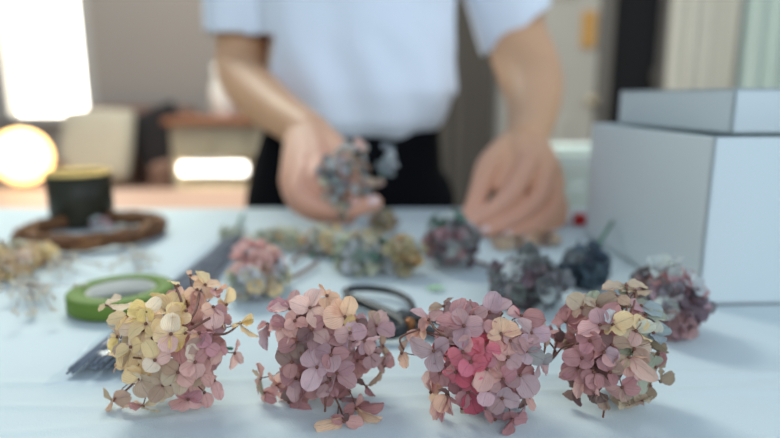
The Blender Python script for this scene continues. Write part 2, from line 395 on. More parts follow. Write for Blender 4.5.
# ------------------------------------------------------------------ box with lid
t = empty('gift_box', (.227, .422, TZ), 'large white cardboard box at the right with its lid laid askew', 'box')
M_CARD = mat('white_card', (212, 221, 221), .55, noise_amt=.02, noise_scale=8)
bw_, bd_, bh_ = .27, .235, .123
bm = bmesh.new(); th = .003
box(bm, 0, bw_, 0, th, 0, bh_, .0008); box(bm, 0, bw_, bd_-th, bd_, 0, bh_, .0008)
box(bm, 0, th, 0, bd_, 0, bh_, .0008); box(bm, bw_-th, bw_, 0, bd_, 0, bh_, .0008); box(bm, 0, bw_, 0, bd_, 0, th, .0008)
bo = obj('box_body', bm, M_CARD, t, False); bo.rotation_euler.z = R(2)
bm = bmesh.new(); lh = .034; lw, ld = .276, .19
box(bm, 0, lw, 0, ld, lh-th, lh, .0008); box(bm, 0, lw, 0, th, 0, lh, .0008); box(bm, 0, lw, ld-th, ld, 0, lh, .0008)
box(bm, 0, th, 0, ld, 0, lh, .0008); box(bm, lw-th, lw, 0, ld, 0, lh, .0008)
lo = obj('lid', bm, M_CARD, t, False); lo.location = (.036, .045, bh_+.0005); lo.rotation_euler.z = R(5)

# ------------------------------------------------------------------ floral tape
def ringpoly(bm, ro, ri, z0, z1, seg=72, rip=0):
    lathe(bm, [(ri, z0), (ro-.001, z0), (ro, z0+.001), (ro, z1-.001), (ro-.001, z1), (ri, z1), (ri, z0)], (0, 0, 0), seg, False)
    bmesh.ops.remove_doubles(bm, verts=bm.verts, dist=1e-6)
c = T(121, 289, .012)
t = empty('floral_tape', (c.x, c.y, TZ+.0005), 'roll of green floral tape lying flat left of the cream flowers', 'tape')
M_TAPE = mat('green_tape', (98, 126, 42), .7, noise_amt=.12, noise_scale=60)
nt = M_TAPE.node_tree; wv = nt.nodes.new('ShaderNodeTexWave'); wv.wave_type = 'RINGS'; wv.rings_direction = 'Z'; wv.inputs['Scale'].default_value = 320
bp = nt.nodes.new('ShaderNodeBump'); bp.inputs['Strength'].default_value = .3; bp.inputs['Distance'].default_value = .0005
tc = nt.nodes.new('ShaderNodeTexCoord'); nt.links.new(tc.outputs['Object'], wv.inputs[0]); nt.links.new(wv.outputs['Fac'], bp.inputs['Height']); nt.links.new(bp.outputs[0], nt.nodes['Principled BSDF'].inputs['Normal'])
ro = 50.5/F*c.y*1.03
obj('tape_roll', nb(ringpoly, ro, ro*.66, 0, .0125), M_TAPE, t)
obj('core', nb(ringpoly, ro*.66, ro*.63, .0003, .0120), mat('card_core', (212, 208, 196), .8), t)

# ------------------------------------------------------------------ wreath and candle cup
c = T(93, 230, .008)
wr = 58/F*Zt(231)
def wreath_twig(a0, span, r0, z0, tw, rad):
    pts = []
    n = int(span/.12)
    for i in range(n+1):
        a = a0+i*span/n; ph = a*tw+a0*3
        rr = r0+.0070*math.cos(ph)+.0012*noise.noise(Vector((a*4, a0, z0)))
        pts.append((rr*math.cos(a), rr*math.sin(a), z0+.0052*math.sin(ph)))
    return pts, rad
t = empty('twig_wreath', (c.x, c.y, TZ), 'round wreath of brown twisted twigs around the dark cup', 'wreath')
M_TWIG = mat('brown_twig', (104, 66, 38), .8, noise_amt=.4, noise_scale=80)
M_TWIG2 = mat('light_twig', (138, 94, 54), .8, noise_amt=.4, noise_scale=80)
for i in range(40):
    pts, rad = wreath_twig(random.uniform(0, 6.28), random.uniform(3.2, 6.2), wr+random.uniform(-.0035, .0035), .0085+random.uniform(-.0015, .003), random.choice((3, 4, 5, -4)), random.uniform(.0013, .0024))
    b = bmesh.new(); tube(b, pts, rad, 6); obj('twig', b, random.choice((M_TWIG, M_TWIG, M_TWIG2)), t)
cc = T(83.5, 224)
t = empty('candle_cup', (cc.x, cc.y, TZ+.0005), 'dark green glass candle cup with a thin gold rim inside the twig wreath', 'candle holder')
M_CUP = mat('dark_green_glass', (48, 46, 32), .45, noise_amt=.85, noise_scale=40, bump=.2, bump_scale=90, spec=.3)
rc = 29/F*Zt(221)*1.0; hc = .0625
obj('cup_body', nb(lathe, [(rc*.92, 0), (rc*.98, .003), (rc*.99, hc*.5), (rc, hc), (rc*.93, hc), (rc*.88, hc*.5), (rc*.8, .006), (.001, .005)], (0, 0, 0), 48, False), M_CUP, t)
obj('rim', nb(tube, [(rc*.965*math.cos(a*2*math.pi/48), rc*.965*math.sin(a*2*math.pi/48), hc) for a in range(48)], .0024, 8, closed=True), mat('gold_rim', (236, 200, 120), .35, .5), t)
obj('wax', nb(lathe, [(rc*.86, .006), (rc*.875, hc*.62), (.001, hc*.62)], (0, 0, 0), 40, False), mat('amber_wax', (196, 150, 84), .6), t)
obj('wick', nb(tube, [(0, 0, hc*.7), (.001, 0, hc*.7+.008)], .0008), M_STEM, t)

# ------------------------------------------------------------------ bundle of wires in a clear sleeve
t = thing0('wire_bundle', 'bundle of dark grey floral wires in a clear plastic sleeve running behind the cream flowers', 'wire bundle')
A = T(104, 377); B = T(234, 244)
M_WIRE = mat('dark_wire', (124, 130, 138), .6, 0, spec=.25)
dirv = (B-A).normalized(); side = Vector((dirv.y, -dirv.x, 0)); Ln = (B-A).length
bm = bmesh.new()
for i in range(64):
    s_ = random.uniform(-1, 1); hgt = (1-s_*s_)**.5*random.uniform(.1, 1)*.0075+.0014
    jit = random.uniform(-.008, .008)
    p0 = A+dirv*(random.uniform(0, .006)); off = s_*.0165
    pts = [Vector((p0.x, p0.y, TZ+hgt)) + side*off*(1.25-.5*f) + dirv*Ln*f + side*(.0012*math.sin(f*9+i)) for f in (0, .25, .5, .75, 1)]
    tube(bm, pts, .0007, 5)
wb = obj('wires', bm, M_WIRE, t); tag(wb, kind='stuff')
m = bpy.data.materials.new('clear_film'); m.use_nodes = True; nt = m.node_tree; nt.nodes.clear()
out = nt.nodes.new('ShaderNodeOutputMaterial'); tr = nt.nodes.new('ShaderNodeBsdfTransparent'); gl = nt.nodes.new('ShaderNodeBsdfGlossy'); gl.inputs['Roughness'].default_value = .12
lw_ = nt.nodes.new('ShaderNodeLayerWeight'); lw_.inputs[0].default_value = .25; mx = nt.nodes.new('ShaderNodeMixShader'); tr.inputs[0].default_value = (.95, .97, 1, 1)
mrn = nt.nodes.new('ShaderNodeMapRange'); mrn.inputs[3].default_value = .02; mrn.inputs[4].default_value = .14
nt.links.new(lw_.outputs['Facing'], mrn.inputs[0]); nt.links.new(mrn.outputs[0], mx.inputs[0]); nt.links.new(tr.outputs[0], mx.inputs[1]); nt.links.new(gl.outputs[0], mx.inputs[2]); nt.links.new(mx.outputs[0], out.inputs[0])
M_FILM = m
bm = bmesh.new(); rows = []
for i in range(41):
    f = -.045+i/40*1.06; row = []
    for k in range(17):
        s_ = -1+k/8; core = max(0, 1-(s_/.78)**2)**.5
        hh = .0025+.010*core*min(1, max(.1, (f+.05)*14)) + .0009*noise.noise(Vector((f*30, s_*5, 2)))
        q = A+dirv*Ln*f+side*s_*.026; row.append(bm.verts.new((q.x, q.y, TZ+hh)))
    rows.append(row)
for i in range(40):
    for k in range(16): bm.faces.new((rows[i][k], rows[i+1][k], rows[i+1][k+1], rows[i][k+1]))
obj('plastic_sleeve', bm, M_FILM, t)

# ------------------------------------------------------------------ scissors
t = thing0('scissors', 'black handled scissors lying between the pink flower heads', 'scissors')
M_BLK = mat('black_metal', (30, 34, 36), .42, .2, noise_amt=.3, noise_scale=50)
loop = cr([(345, 291), (354, 288.5), (372, 288.5), (392, 291.5), (406, 298), (412, 306), (412, 314), (404, 319), (392, 313), (378, 307), (362, 301), (350, 296), (345, 291)], 5)
pts = [T(x, y, .006) for x, y in loop[:-1]]
obj('handle', nb(tube, pts, .0026, 10, closed=True), M_BLK, t)
loop2 = cr([(348, 298), (362, 303), (378, 310), (394, 318), (404, 326), (398, 333), (384, 334), (366, 330), (352, 320), (345, 308), (348, 298)], 5)
pts = [T(x, y, .005) for x, y in loop2[:-1]]
obj('handle', nb(tube, pts, .0034, 10, closed=True), M_BLK, t)
pv = T(410, 326, .005)
def blade(a, b, wd, z):
    a = Vector(a); b = Vector(b); bm = bmesh.new(); dv = (b-a).normalized(); sd = Vector((dv.y, -dv.x, 0)); L_ = (b-a).length
    prof = [(0, -.9, .9), (.25, -1, 1), (.6, -.9, .6), (.85, -.75, .15), (1, -.55, -.5)]
    V = []
    for zz in (z, z+.0016):
        V.append([(bm.verts.new(Vector((0, 0, 0))+a+dv*L_*f+sd*wd*l+Vector((0, 0, zz-a.z))), bm.verts.new(a+dv*L_*f+sd*wd*h+Vector((0, 0, zz-a.z)))) for f, l, h in prof])
    for i in range(4):
        bm.faces.new((V[0][i][0], V[0][i][1], V[0][i+1][1], V[0][i+1][0])); bm.faces.new((V[1][i][0], V[1][i+1][0], V[1][i+1][1], V[1][i][1]))
        for s_ in (0, 1): bm.faces.new((V[0][i][s_], V[0][i+1][s_], V[1][i+1][s_], V[1][i][s_]))
    bm.faces.new((V[0][0][0], V[1][0][0], V[1][0][1], V[0][0][1])); bm.faces.new((V[0][-1][0], V[0][-1][1], V[1][-1][1], V[1][-1][0]))
    bmesh.ops.recalc_face_normals(bm, faces=bm.faces); return bm
e1 = T(472, 343); e2 = T(468, 352)
obj('blade', blade(T(398, 321), e1, .0042, TZ+.0062), M_BLK, t, False)
obj('blade', blade(T(400, 325), e2, .0042, TZ+.0040), M_BLK, t, False)
o = obj('rivet', nb(lathe, [(.0032, -.004), (.0034, .004), (.002, .0052)], (pv.x, pv.y, TZ+.005), 20), mat('brass_rivet', (150, 98, 58), .4, .6), t)

# ------------------------------------------------------------------ petals and flower heads
def petal_mesh(seed, n=10, mth=8):
    rnd = random.Random(seed)
    cup = rnd.uniform(.05, .50); curl = rnd.uniform(-.32, .22); rip = rnd.uniform(.02, .06); sk2 = rnd.uniform(.82, 1.08); sk = rnd.uniform(-.06, .06); tipn = rnd.uniform(-.05, .06)
    verts, faces, pv_ = [], [], []
    for i in range(n+1):
        t_ = 1-(1-i/n)**1.5
        q_ = abs(2*t_**sk2-1)
        wdt = max(.05, (1-q_**2.3)**.52) * min(1, .35+t_*3.4) if i < n else .16
        wdt *= .5
        for k in range(mth+1):
            s_ = -1+2*k/mth
            x = t_ + tipn*(1-abs(s_))*t_**6 - (.02*(s_*s_) if i > n-2 else 0)
            y = s_*wdt + sk*math.sin(math.pi*t_)
            z = cup*(s_*wdt)**2*2.4 + curl*t_*t_ + rip*math.sin(7*t_+3*s_+seed)*t_
            if abs(s_) > .9: z += rip*1.0*math.sin(t_*15+seed)
            verts.append((x, y, z)); pv_.append((t_, s_, seed*.37))
    for i in range(n):
        for k in range(mth):
            a = i*(mth+1)+k; faces.append((a, a+1, a+mth+2, a+mth+1))
    return verts, faces, pv_
def to_mesh(name, V, Fc, P, m):
    me = bpy.data.meshes.new(name); me.from_pydata(V, [], Fc); me.materials.append(m)
    at = me.attributes.new('pv', 'FLOAT_VECTOR', 'POINT')
    for i, p_ in enumerate(P): at.data[i].vector = p_
    for pl in me.polygons: pl.use_smooth = True
    me.update(); return me
PET = [to_mesh('petal', *petal_mesh(s_), M_PETAL) for s_ in range(12)]
# floret core: a small bead with its pedicel going down -z (about 1 cm long)
def core_mesh(s_):
    bm = bmesh.new(); ball(bm, (0, 0, .0003), .00085, 2)
    rnd = random.Random(s_); a, b = rnd.uniform(-.002, .002), rnd.uniform(-.002, .002)
    tube(bm, [(0, 0, 0), (a*.4, b*.4, -.003), (a, b, -.007), (a*.5, b*.5, -.011)], [.00035, .0003, .0003, .0003], 5)
    me = bpy.data.meshes.new('floret'); bm.to_mesh(me); bm.free(); me.materials.append(M_STEM)
    for pl in me.polygons: pl.use_smooth = True
    return me
CORE = [core_mesh(i) for i in range(4)]
# a whole floret as one mesh for the blurred heads further away
def floret_mesh(seed):
    rnd = random.Random(seed); V, Fc, P = [], [], []
    for q in range(4):
        v, f, p_ = petal_mesh(seed*7+q, 6, 5); L_ = rnd.uniform(.85, 1.1); wd = rnd.uniform(.95, 1.25)
        M_ = Matrix.Rotation(q*math.pi/2+rnd.uniform(-.2, .2), 4, 'Z') @ Matrix.Rotation(-rnd.uniform(.0, .75), 4, 'Y') @ Matrix.Translation((.03, 0, .02*q)) @ Matrix.Diagonal((L_, wd, 1, 1))
        o_ = len(V); V += [tuple(M_ @ Vector(a)) for a in v]; Fc += [tuple(o_+i for i in g) for g in f]; P += p_
    return to_mesh('floret', V, Fc, P, M_PETAL)
FLO = [floret_mesh(s_+3) for s_ in range(8)]

PALS = dict(
 y=(240, 206, 112), c=(242, 210, 146), w=(240, 220, 184), b=(208, 184, 152), e=(240, 190, 150), p=(226, 168, 158), l=(236, 190, 176),
 P=(206, 138, 142), m=(200, 154, 154), M=(172, 128, 132), v=(194, 158, 166), V=(216, 172, 178), r=(226, 100, 122), R=(200, 64, 92), k=(190, 128, 128), g=(168, 178, 152),
 o=(158, 134, 104), t=(186, 152, 128), G=(152, 174, 176), n=(136, 104, 96), d=(120, 84, 84), T=(120, 150, 140), B=(70, 96, 116), N=(52, 70, 92),
 a=(184, 172, 124), s=(204, 206, 180), q=(140, 138, 142), Q=(104, 112, 112), z=(118, 132, 138), h=(196, 206, 208), j=(206, 166, 96), u=(84, 132, 112), x=(108, 88, 100))
def pcol(code, var=.07):
    pc_ = PALS[code]; c_ = lin(tuple(v*.90+q_*.10 for v, q_ in zip(pc_, (250, 224, 200)))); f = 1.13*(1+random.uniform(-var, var))
    g_ = sum(c_)/3; c_ = tuple(v*.80+g_*.20 for v in c_)
    return (min(1, c_[0]*f), min(1, c_[1]*f*(1+random.uniform(-.04, .04))), min(1, c_[2]*f*(1+random.uniform(-.04, .04))), 1)

def frame(zv, xv):
    z = zv.normalized(); x = (xv - z*xv.dot(z))
    if x.length < 1e-6: x = z.orthogonal()
    x.normalize(); y = z.cross(x); return Matrix((x, y, z)).transposed().to_4x4()

def cam_z(v): return v.y*CS+(CAMZ-v.z)*SN
class Head:
    def __init__(s, cx, cy, rx, ry, rd, root_label, group=None, name='dried_hydrangea', cat='dried flower head', lift=0, Zc=None):
        s.cx, s.cy, s.rx, s.ry = cx, cy, rx, ry
        Z = .3
        if Zc is None:
            for _ in range(40):
                h = ry/F*Z*.96+lift; Z = Zt(cy, h)
        else: Z = Zc
        s.Z = Z; s.rd = rd; s.C = W(cx, cy, Z)
        base = Vector((s.C.x, s.C.y, TZ if Zc is None else s.C.z))
        s.base = base
        s.root = empty(name, base, root_label, cat, group)
        s.stem = None
    def surf(s, px, py, k=1.0, lift=0):
        u = (px-s.cx)/s.rx; v = (py-s.cy)/s.ry; q = u*u+v*v
        Z = s.Z - s.rd*k*math.sqrt(max(0, 1-q)) - lift
        if q > 1: Z = s.Z - .002*random.random()-lift
        if (py-219)*CS+F*SN > 0: Z = min(Z, Zt(py, .0025))
        return W(px, py, Z)
    def put(s, name, me, Mw, parent, colr=None):
        o_ = bpy.data.objects.new(name, me); col.objects.link(o_); o_.parent = parent
        pm = parent['_mw'] if '_mw' in parent else None
        o_.matrix_basis = s.pinv(parent) @ Mw
        if colr: o_.color = colr
        return o_
    MW = {}
    def pinv(s, parent):
        if parent.name in s.MW: return s.MW[parent.name].inverted()
        return Matrix.Translation(-parent.location)
    def floret(s, c, n, petals):                  # petals: list of (world base->tip vector, width, normal, colour)
        Mw = Matrix.Translation(c) @ frame(n, Vector((random.random()-.5, random.random()-.5, .1)))
        o_ = s.put('floret', random.choice(CORE), Mw, s.root)
        s.MW[o_.name] = Mw
        for tip, wd, nn, colr in petals:
            L_ = (tip-c).length
            Mp = Matrix.Translation(c) @ frame(nn, tip-c) @ Matrix.Diagonal((L_, wd, L_, 1))
            s.put('petal', random.choice(PET), Mp, o_, colr)
    def explicit(s, data):
        ui = 0
        for line in data.strip().split('\n'):
            seg = line.strip().split(';'); c0 = seg[0].split(',')
            cx, cy = float(c0[0]), float(c0[1]); lift = float(c0[2])*.001 if len(c0) > 2 else random.uniform(.0, .005)
            c = s.surf(cx, cy, 1.0, lift-.0015)
            n0 = (c-s.C); n0 = (n0.normalized()*1.0 + (Vector((0, 0, CAMZ))-c).normalized()*.6).normalized()
            pts = []
            for g in seg[1:]:
                f = g.split(','); qx, qy = float(f[0]), float(f[1]); cw = f[2]; colr = pcol(f[3], .05)
                thin = cw.endswith('t'); r_ = float(cw.rstrip('t'))
                dx, dy = qx-cx, qy-cy; dl = math.hypot(dx, dy)
                if dl < 1: dx, dy, dl = .3, 1, 1.04
                want = r_*1.12 if not thin else max(dl*.8, r_)
                lp = min(dl, 2.0*max(r_, 5))+want
                tx, ty = cx+dx/dl*(dl+want), cy+dy/dl*(dl+want)
                tip = s.surf(tx, ty, 1.0, lift+random.uniform(-.004, .004))
                pl_ = (dl+want)/F*s.Z
                dz = max(-.38*pl_, min(.38*pl_, cam_z(tip)-cam_z(c)))
                Zq = cam_z(c)+dz
                if (ty-219)*CS+F*SN > 0: Zq = min(Zq, Zt(ty, .0015))
                tip = W(tx, ty, Zq)
                nn = n0 + Vector((random.uniform(-.6, .6), random.uniform(-.35, .35), random.uniform(-.5, .7)))
                wd = 2*r_/F*s.Z*1.12
                if thin:
                    view = (Vector((0, 0, CAMZ))-c).normalized(); nn = (tip-c).cross(view).normalized()*.93+view*.3; wd = 2*6.5/F*s.Z
                pts.append((tip, wd, nn, colr))
            s.floret(c, n0, pts)
    def fill(s, n, colfn, k=.86, L_=.0105, front=True, yb=.75, whole=False, size=(.9, 1.15), lim=None):
        # scatter florets over the ellipsoid by golden spiral; world axes
        rxw, ryw = s.rx/F*s.Z, s.ry/F*s.Z
        for i in range(n):
            z = 1-2*(i+.5)/n; a = i*2.39996+s.cx; rr = math.sqrt(1-z*z)
            nrm = Vector((rr*math.cos(a), rr*math.sin(a), z)) + Vector((random.uniform(-.2, .2),)*3)
            nrm.normalize()
            if nrm.z < -.8: continue
            j = k*(random.uniform(.72, 1.22) if whole else random.uniform(.9, 1.08))
            c = s.C + Vector((nrm.x*rxw*j, nrm.y*s.rd*j, nrm.z*ryw*j))
            if s.base.z == TZ and c.z < TZ+.005: c.z = TZ+.005
            # pixel position for colour
            D = CAMZ-c.z; zc = c.y*CS+D*SN; px = 390+F*c.x/zc; py = 219+F*(D*CS-c.y*SN)/zc
            code = colfn(px, py); n1 = (nrm+Vector((random.uniform(-.3, .3), random.uniform(-.3, .3), random.uniform(-.1, .5)))).normalized()
            if whole:
                sz = L_*random.uniform(*size)
                if s.base.z == TZ: c.z = max(c.z, TZ+sz*.6)
                sz *= random.uniform(.7, 1.05); Mw = Matrix.Translation(c) @ frame(n1, Vector((random.random()-.5, random.random()-.5, .2))) @ Matrix.Diagonal((sz, sz, sz*1.6, 1))
                s.put('floret', random.choice(FLO), Mw, s.root, pcol(code, .14))
            else:
                x = n1.orthogonal().normalized(); x = Matrix.Rotation(random.uniform(0, 6.28), 3, n1) @ x
                pts = []
                for q in range(4):
                    d_ = Matrix.Rotation(q*math.pi/2+random.uniform(-.15, .15), 3, n1) @ x
                    el = random.uniform(-.1, .65); dv = (d_*math.cos(el)+n1*math.sin(el)).normalized()
                    l_ = L_*random.uniform(.85, 1.1); tip = c+dv*l_
                    if tip.z < TZ+.001: tip.z = TZ+.001+random.random()*.002
                    nn = n1*math.cos(el)-d_*math.sin(el)
                    pts.append((tip, l_*random.uniform(.95, 1.2), nn, pcol(code, .1)))
                s.floret(c, n1, pts)
    def stems(s, paths, m=M_STEM, r=.0006, name='stem'):
        for pth in paths:
            pts = [ (W(*p_) if len(p_) == 3 else s.surf(*p_)) for p_ in pth ]
            pts = [tuple(p_) for p_ in pts]
            b = bmesh.new(); tube(b, cr(pts, 5), r, 6)
            o_ = obj(name, b, m, s.root); o_.location = -s.root.location
    def core_stems(s, n, m=M_STEM, tail=None):
        # branching stalks from the base point out to the florets
        b = bmesh.new(); rxw, ryw = s.rx/F*s.Z, s.ry/F*s.Z
        root = s.C+Vector((0, s.rd*.5, -ryw*.5))
        for i in range(n):
            z = 1-2*(i+.5)/n; a = i*2.39996; rr = math.sqrt(1-z*z)
            e = s.C+Vector((rr*math.cos(a)*rxw*.85, rr*math.sin(a)*s.rd*.85, z*ryw*.85))
            e.z = max(e.z, TZ+.002) if s.base.z == TZ else e.z
            mid = (root+e)/2+Vector((random.uniform(-.004, .004), random.uniform(-.004, .004), random.uniform(-.002, .003)))
            tube(b, cr([tuple(root), tuple(mid), tuple(e)], 4), [.0011]*3+[.0008]*3+[.0005]*3, 5)
        if tail: tube(b, cr([tuple(root)]+[tuple(p_) for p_ in tail], 5), .0017, 7)
        o_ = obj('stalks', b, m, s.root); o_.location = -s.root.location

# ---- front head 1: cream and pink
H = Head(172, 344, 56, 62, .026, 'cream yellow and pink dried hydrangea head, leftmost of the front row')
H.explicit('''
171,334,5;161,332,8,c;170,344,8,l;179,342,8,y;173,322,8,w;182,334,7,c
155,360,5;147.5,349,7,c;151,365.5,7.5,w;162,357,7,l
127,372,3;128,360,9.5,c;118.5,378,8,c;137,372,7,w
113,400,2;103,399,6.5,b;122,398,8,t;111,405,3t,e
143,406,2;131,406,3t,e;150,408,8,w;163,398,5,w;140,398,5,P
188,399,4;181,390,7,P;196,392.5,6.5,P;180,406,9.5,p;197,401,6.5,p;185,411,6,p
140,379,1;145,388,8.5,b;134,374,9,c;152,380,8,b
195,362,4;186,366,7.5,p;202,357,7.5,P;188,350,6.5,w;196,372,7,p
205,346,3;206,342,6.5,M;190,345,7,t;213,350,6,P
234,353;235.5,343.5,4,l;242.5,354.5,5.5,l;230,363,4.5,l
218,346,1;222,351,5,P;213,358,6,p
214,380,1;219,392,5,p;211,376,5t,p;208,372,5,l
204,392;208,402,5.5,p;202,386,4t,b
107,305;118,309.5,4t,w;101,306,4.5,c;121,306,4.5,w
147,312,3;147,304,7.5,c;156,303,6,w;155,315,7.5,w;140,312,8,y
128,316,2;127.5,324,8.5,c;117,320,6,c;138,320,7.5,y
146,324,2;146,316,7,y;153,326,7,c;141,332,8,c
118,337;109,339,5.5,c;112,331,4t,b;117,345,6,y;121,330,6,c
176,318,3;173,311,6.5,c;182,309,5.5,y;177,325,6,y;184,318,5,c
165,318,1;160,327,7.5,c;168,322,6,w
190,276;189,269,2.5,e;192,281,4,e
205,285,1;206,273,6.5,c;202,284,8,e;212,280,6,e;207,292,7,e
197,290,1;190,295,6.5,e;194,305,6,p;202,297,7,e
216,290;216,299,6,p;221,287,3t,e;212,296,5.5,p
226,305;232,299,6.5,c;223,306,6,c;219,310,5,e
213,307,3;213,319,9,l;222,311,5,k;204,311,6,e
222,320,1;230,319,5,k;216,330,6.5,M;224,326,5t,c
240,323;246,318,3t,c;236,326,4t,c;247,333,3t,c;247,323,4t,y
199,333,3;192,333,6t,p;207,332,5t,k;204,339,7,P;193,341,6.5,e
186,311;181,308,5,y;175,315,6,c
178,286;173,283,4t,c;181,291,3,e
131,347;126,352,6,c;120,350,5,t;138,345,7,c
118,358;112,356,3t,c;110,366,4,e;122,364,5,c
163,385,1;160,378,7,b;168,393,7,b;158,392,6,t
178,372,1;170,366,7,t;177,383,7,b;186,379,7,p;171,378,7,b
201,374,0;194,381,6,t;208,381,6,p;204,367,6,p
''')
def c1(px, py):
    return random.choice('cybw') if px < 178 and py < 392 else (random.choice('ePpc') if py < 320 else random.choice('pPkl'))
H.fill(22, c1, .68)
H.core_stems(16)
H.stems([[(175, 285), (181, 300), (184, 318), (182, 330)], [(113, 400), (124, 392), (133, 384), (140, 378)], [(240, 323), (232, 330), (224, 334), (212, 334)], [(200, 290), (196, 310), (186, 326), (176, 344)], [(210, 318), (196, 326), (184, 334)]])
H.stems([[(196, 350, .30), (215, 348.5, .305), (232, 348.5, .315)]], M_GSTEM, .0009)

# ---- front head 2: dusty pink
H = Head(325, 346, 56, 55, .026, 'dusty pink dried hydrangea head in front of the black scissors')
H.explicit('''
290,309,4;278,307.5,8.5,P;281.5,315,7,l;294.5,299,8,p;300,307,7,l
310,308,5;315.5,297,9,l;300,306.5,8,l;317,315.5,9.5,l
327,296,2;324,289,5,e;327,302,6.5,e;319.5,284,1.5,e;333,296,5,e
295,321,3;302,323,5,p;291,317,5,p;289,325,5,p
287,325,3;278,325,8,p;283,337,8,l;292,333,6.5,p;274,320,5,P
268,324,1;266,322,5.5,P;272,331,6,p;275,343,7,v;266,334,3,p
345,317,4;333,319,10,e;347,305,8,e;337,308,7,e
357,320,4;350.5,322.5,6.5,j;364,316,4,M;361,325,5,d
376,326,2;384,318,8,m;385,332,8.5,m;369,329,8.5,M;373,317,6,t
350,333,3;358.5,332,7,m;342,334,7,m;347,342,6t,v;352,326,5,V
364,341,3;372,337,6t,V;361,348,6,v;356,343,6t,V;369,348,6,m
382.5,346;391.5,350,8,t;376,350,7.5,t;383,338,5,t
331,355,3;334,362,8,m;324,352,7,M;340,352,6,k;325,362,6,k
370,352,1;371,359,8,m;379,356,6,M
384,366,3;378,379,9,t;389,364,8.5,k;372,360,7.5,m;381,357,5,m
344,421,2;336,416.5,4.5,k;341,430,9,e;357,423,5.5,p;348,414,3,d
356,408,2;361,398,4,p;349,407,6,k;364,411,6.5,k;374,399,7,k;362,419,2t,e
366,386;372,390,4t,k;360,380,4t,d
331,393,2;329,398,6,k;334,401,4,k
337,373,2;347,368,7,m;345,382,7,m;336,384,5t,m;330,367,7,k
317,367,6;312,357,9.5,V;322.5,368,8,V;314,379,8.5,V
292,362,1;285,356,7.5,n;300,356,6,n;292,370,6,k
277,386,3;281.5,377,6.5,l;271,378,5,p;286,386,6,k
284,391,4;279,398,8,l;291,402,8,k;290,391,6,p;276,389,6t,l
261,378,1;256,374,4t,b;255,386,7,p;267,386,6,g;262,370,3t,p
265,392,2;263,401,6.5,p;258,395,6,p;272,398,5,k
306,382,3;301,385,7.5,m;314,390,8,k;306,396,6t,k;308,374,5,d
296,378,1;295,370,6,k;300,390,7,m;288,376,7,k
289,402,1;284,408,5.5,n;293,408,7,k
327,382,2;322,388,6,m;334,388,6,k;321,377,6,m
312,330,1;318,323,7,k;322,335,7,m;304,337,7,d;312,342,7,M
297,342,0;303,348,7,d;290,347,7,k;298,352,6,n
340,398,1;344,391,6,k;350,396,7,M
''')
H.fill(20, lambda x, y: random.choice('pPke') if y < 320 else random.choice('kmMkn'), .66)
H.core_stems(18)
H.stems([[(327.5, 376), (326, 390), (325, 412)], [(344, 421), (340, 408), (334, 394), (330, 378)], [(382, 346), (376, 352), (366, 356)], [(384, 366), (376, 356), (362, 350)], [(300, 352), (308, 366), (300, 378)]], r=.0005)

# ---- front head 3: rose and mauve
H = Head(484, 357, 61, 58, .028, 'mauve dried hydrangea head with a bright rose centre, third from the left in front')
H.explicit('''
464,326,6;446,317,9.5,m;474,326,9,m;459,316.5,7,m;463,338,9,v;445,330,7,k
457,316,3;458,306.5,9,P;466,312,6,m
444,306.4,1;437,302.5,5.5,t;447,300,5.5,n;450,308,6,M
429,320,2;418,315.5,4t,V;432,313,7,m;423,310,3,e
419,330,2;419,323,7,p;411,327,6,p;427,327,6,p;412,334,6,p;423,339,7.5,e
434,351,4;415,345,8.5,v;445,346,7.5,v;441,357,7,M;439,363,9,v
474,316,2;473,306.5,7.5,k;480,315,6,m;466,300,2.5,t
489.5,312.5,2;493,300.5,8,v;502.5,307.5,8.5,v;478,318,8,k;495,319,7,d
521,316,1;509,319,6.5,m;532,318,8,k;515,311,3t,R;526,325,7,m
501,334,5;500.5,326,7.5,e;512,331,7.5,e;488,328.5,6.5,k;493,336,5,e
531,333,2;520,324.5,6,v;540,333,7.5,v;536,322,7,m;531,340,6,m
543,331;546,322,5.5,t;545,341,5,t;552,330,3t,p
526,351,2;519,346,8.5,v;536,356,7.5,q;535,345,6,m;523,358,7,v
540,362;529,367,8,v;543,368,6,m;545,358,6,q
520,375,2;526,384,10,v;513,378,8,M;529,373,6,k
526,395,1;523,402,6.5,n;533,399,5,p;532,406,4,p
512.5,419,4;502.5,421.5,5.5,k;523.5,421,7,k;510.5,428,5,k;509,410,7,k;520,411,4t,v
502,398,4;495,407,7,m;510,399.5,6.5,v;505,391,6.5,v;494,393,6,V
488,390,3;485,394.5,8,V;479,384,6,p;494,385,6,m
503,379,4;501.5,366,9.5,p;511,374,7,P;494,377,7,p
487,369,4;482,379,8,p;489,360,7,P;478,368,6,r
472,380,1;462,386,7.5,r;473,371,8,R;479,386,6,R
468,392,1;473,407,9,R;463,400,7,P;478,399,6,m
456,372,3;463,364,8.5,r;452,367,7,P;449,378,7,r;463,378,7,R
471,362,4;472,352,8.5,r;479,362,7,r;466,369,7,r;462,356,6,P
463,352,5;465,344,7,p;456,356,7.5,r;471,347,6,r
484,350,3;478,344,7,r;491,350,8,r;482,359,7,R
508,357,4;508,346,9,p;500,352,8,p;514,362,7,m
510,341,2;517,345,7,m;505,338,6,m;512,352,6,v
431,392,2;431,382,7.5,p;424.5,383,7.5,l;433,399,7.5,e;440,384,6,e
447,394,2;443,402,7,e;456,402,7.5,p;450,388,6,d;441,411,6.5,p;452,411,5,P
462,408,1;465,413,5,t;458,396,6,P;469,400,6,R
402,353,1;394,352.5,5.5,t;404,344,5,t;405,361,5.5,e;414,361,6,e
440,373,1;436,367,6,d;444,380,6,k;434,376,6,k
497,354,1;492,343,6,p;503,345,6,p;488,340,7,k
520,390,1;514,388,6,k;519,396,6,M
495,419,0;488,414,5.5,k;499,412,6,M
''')
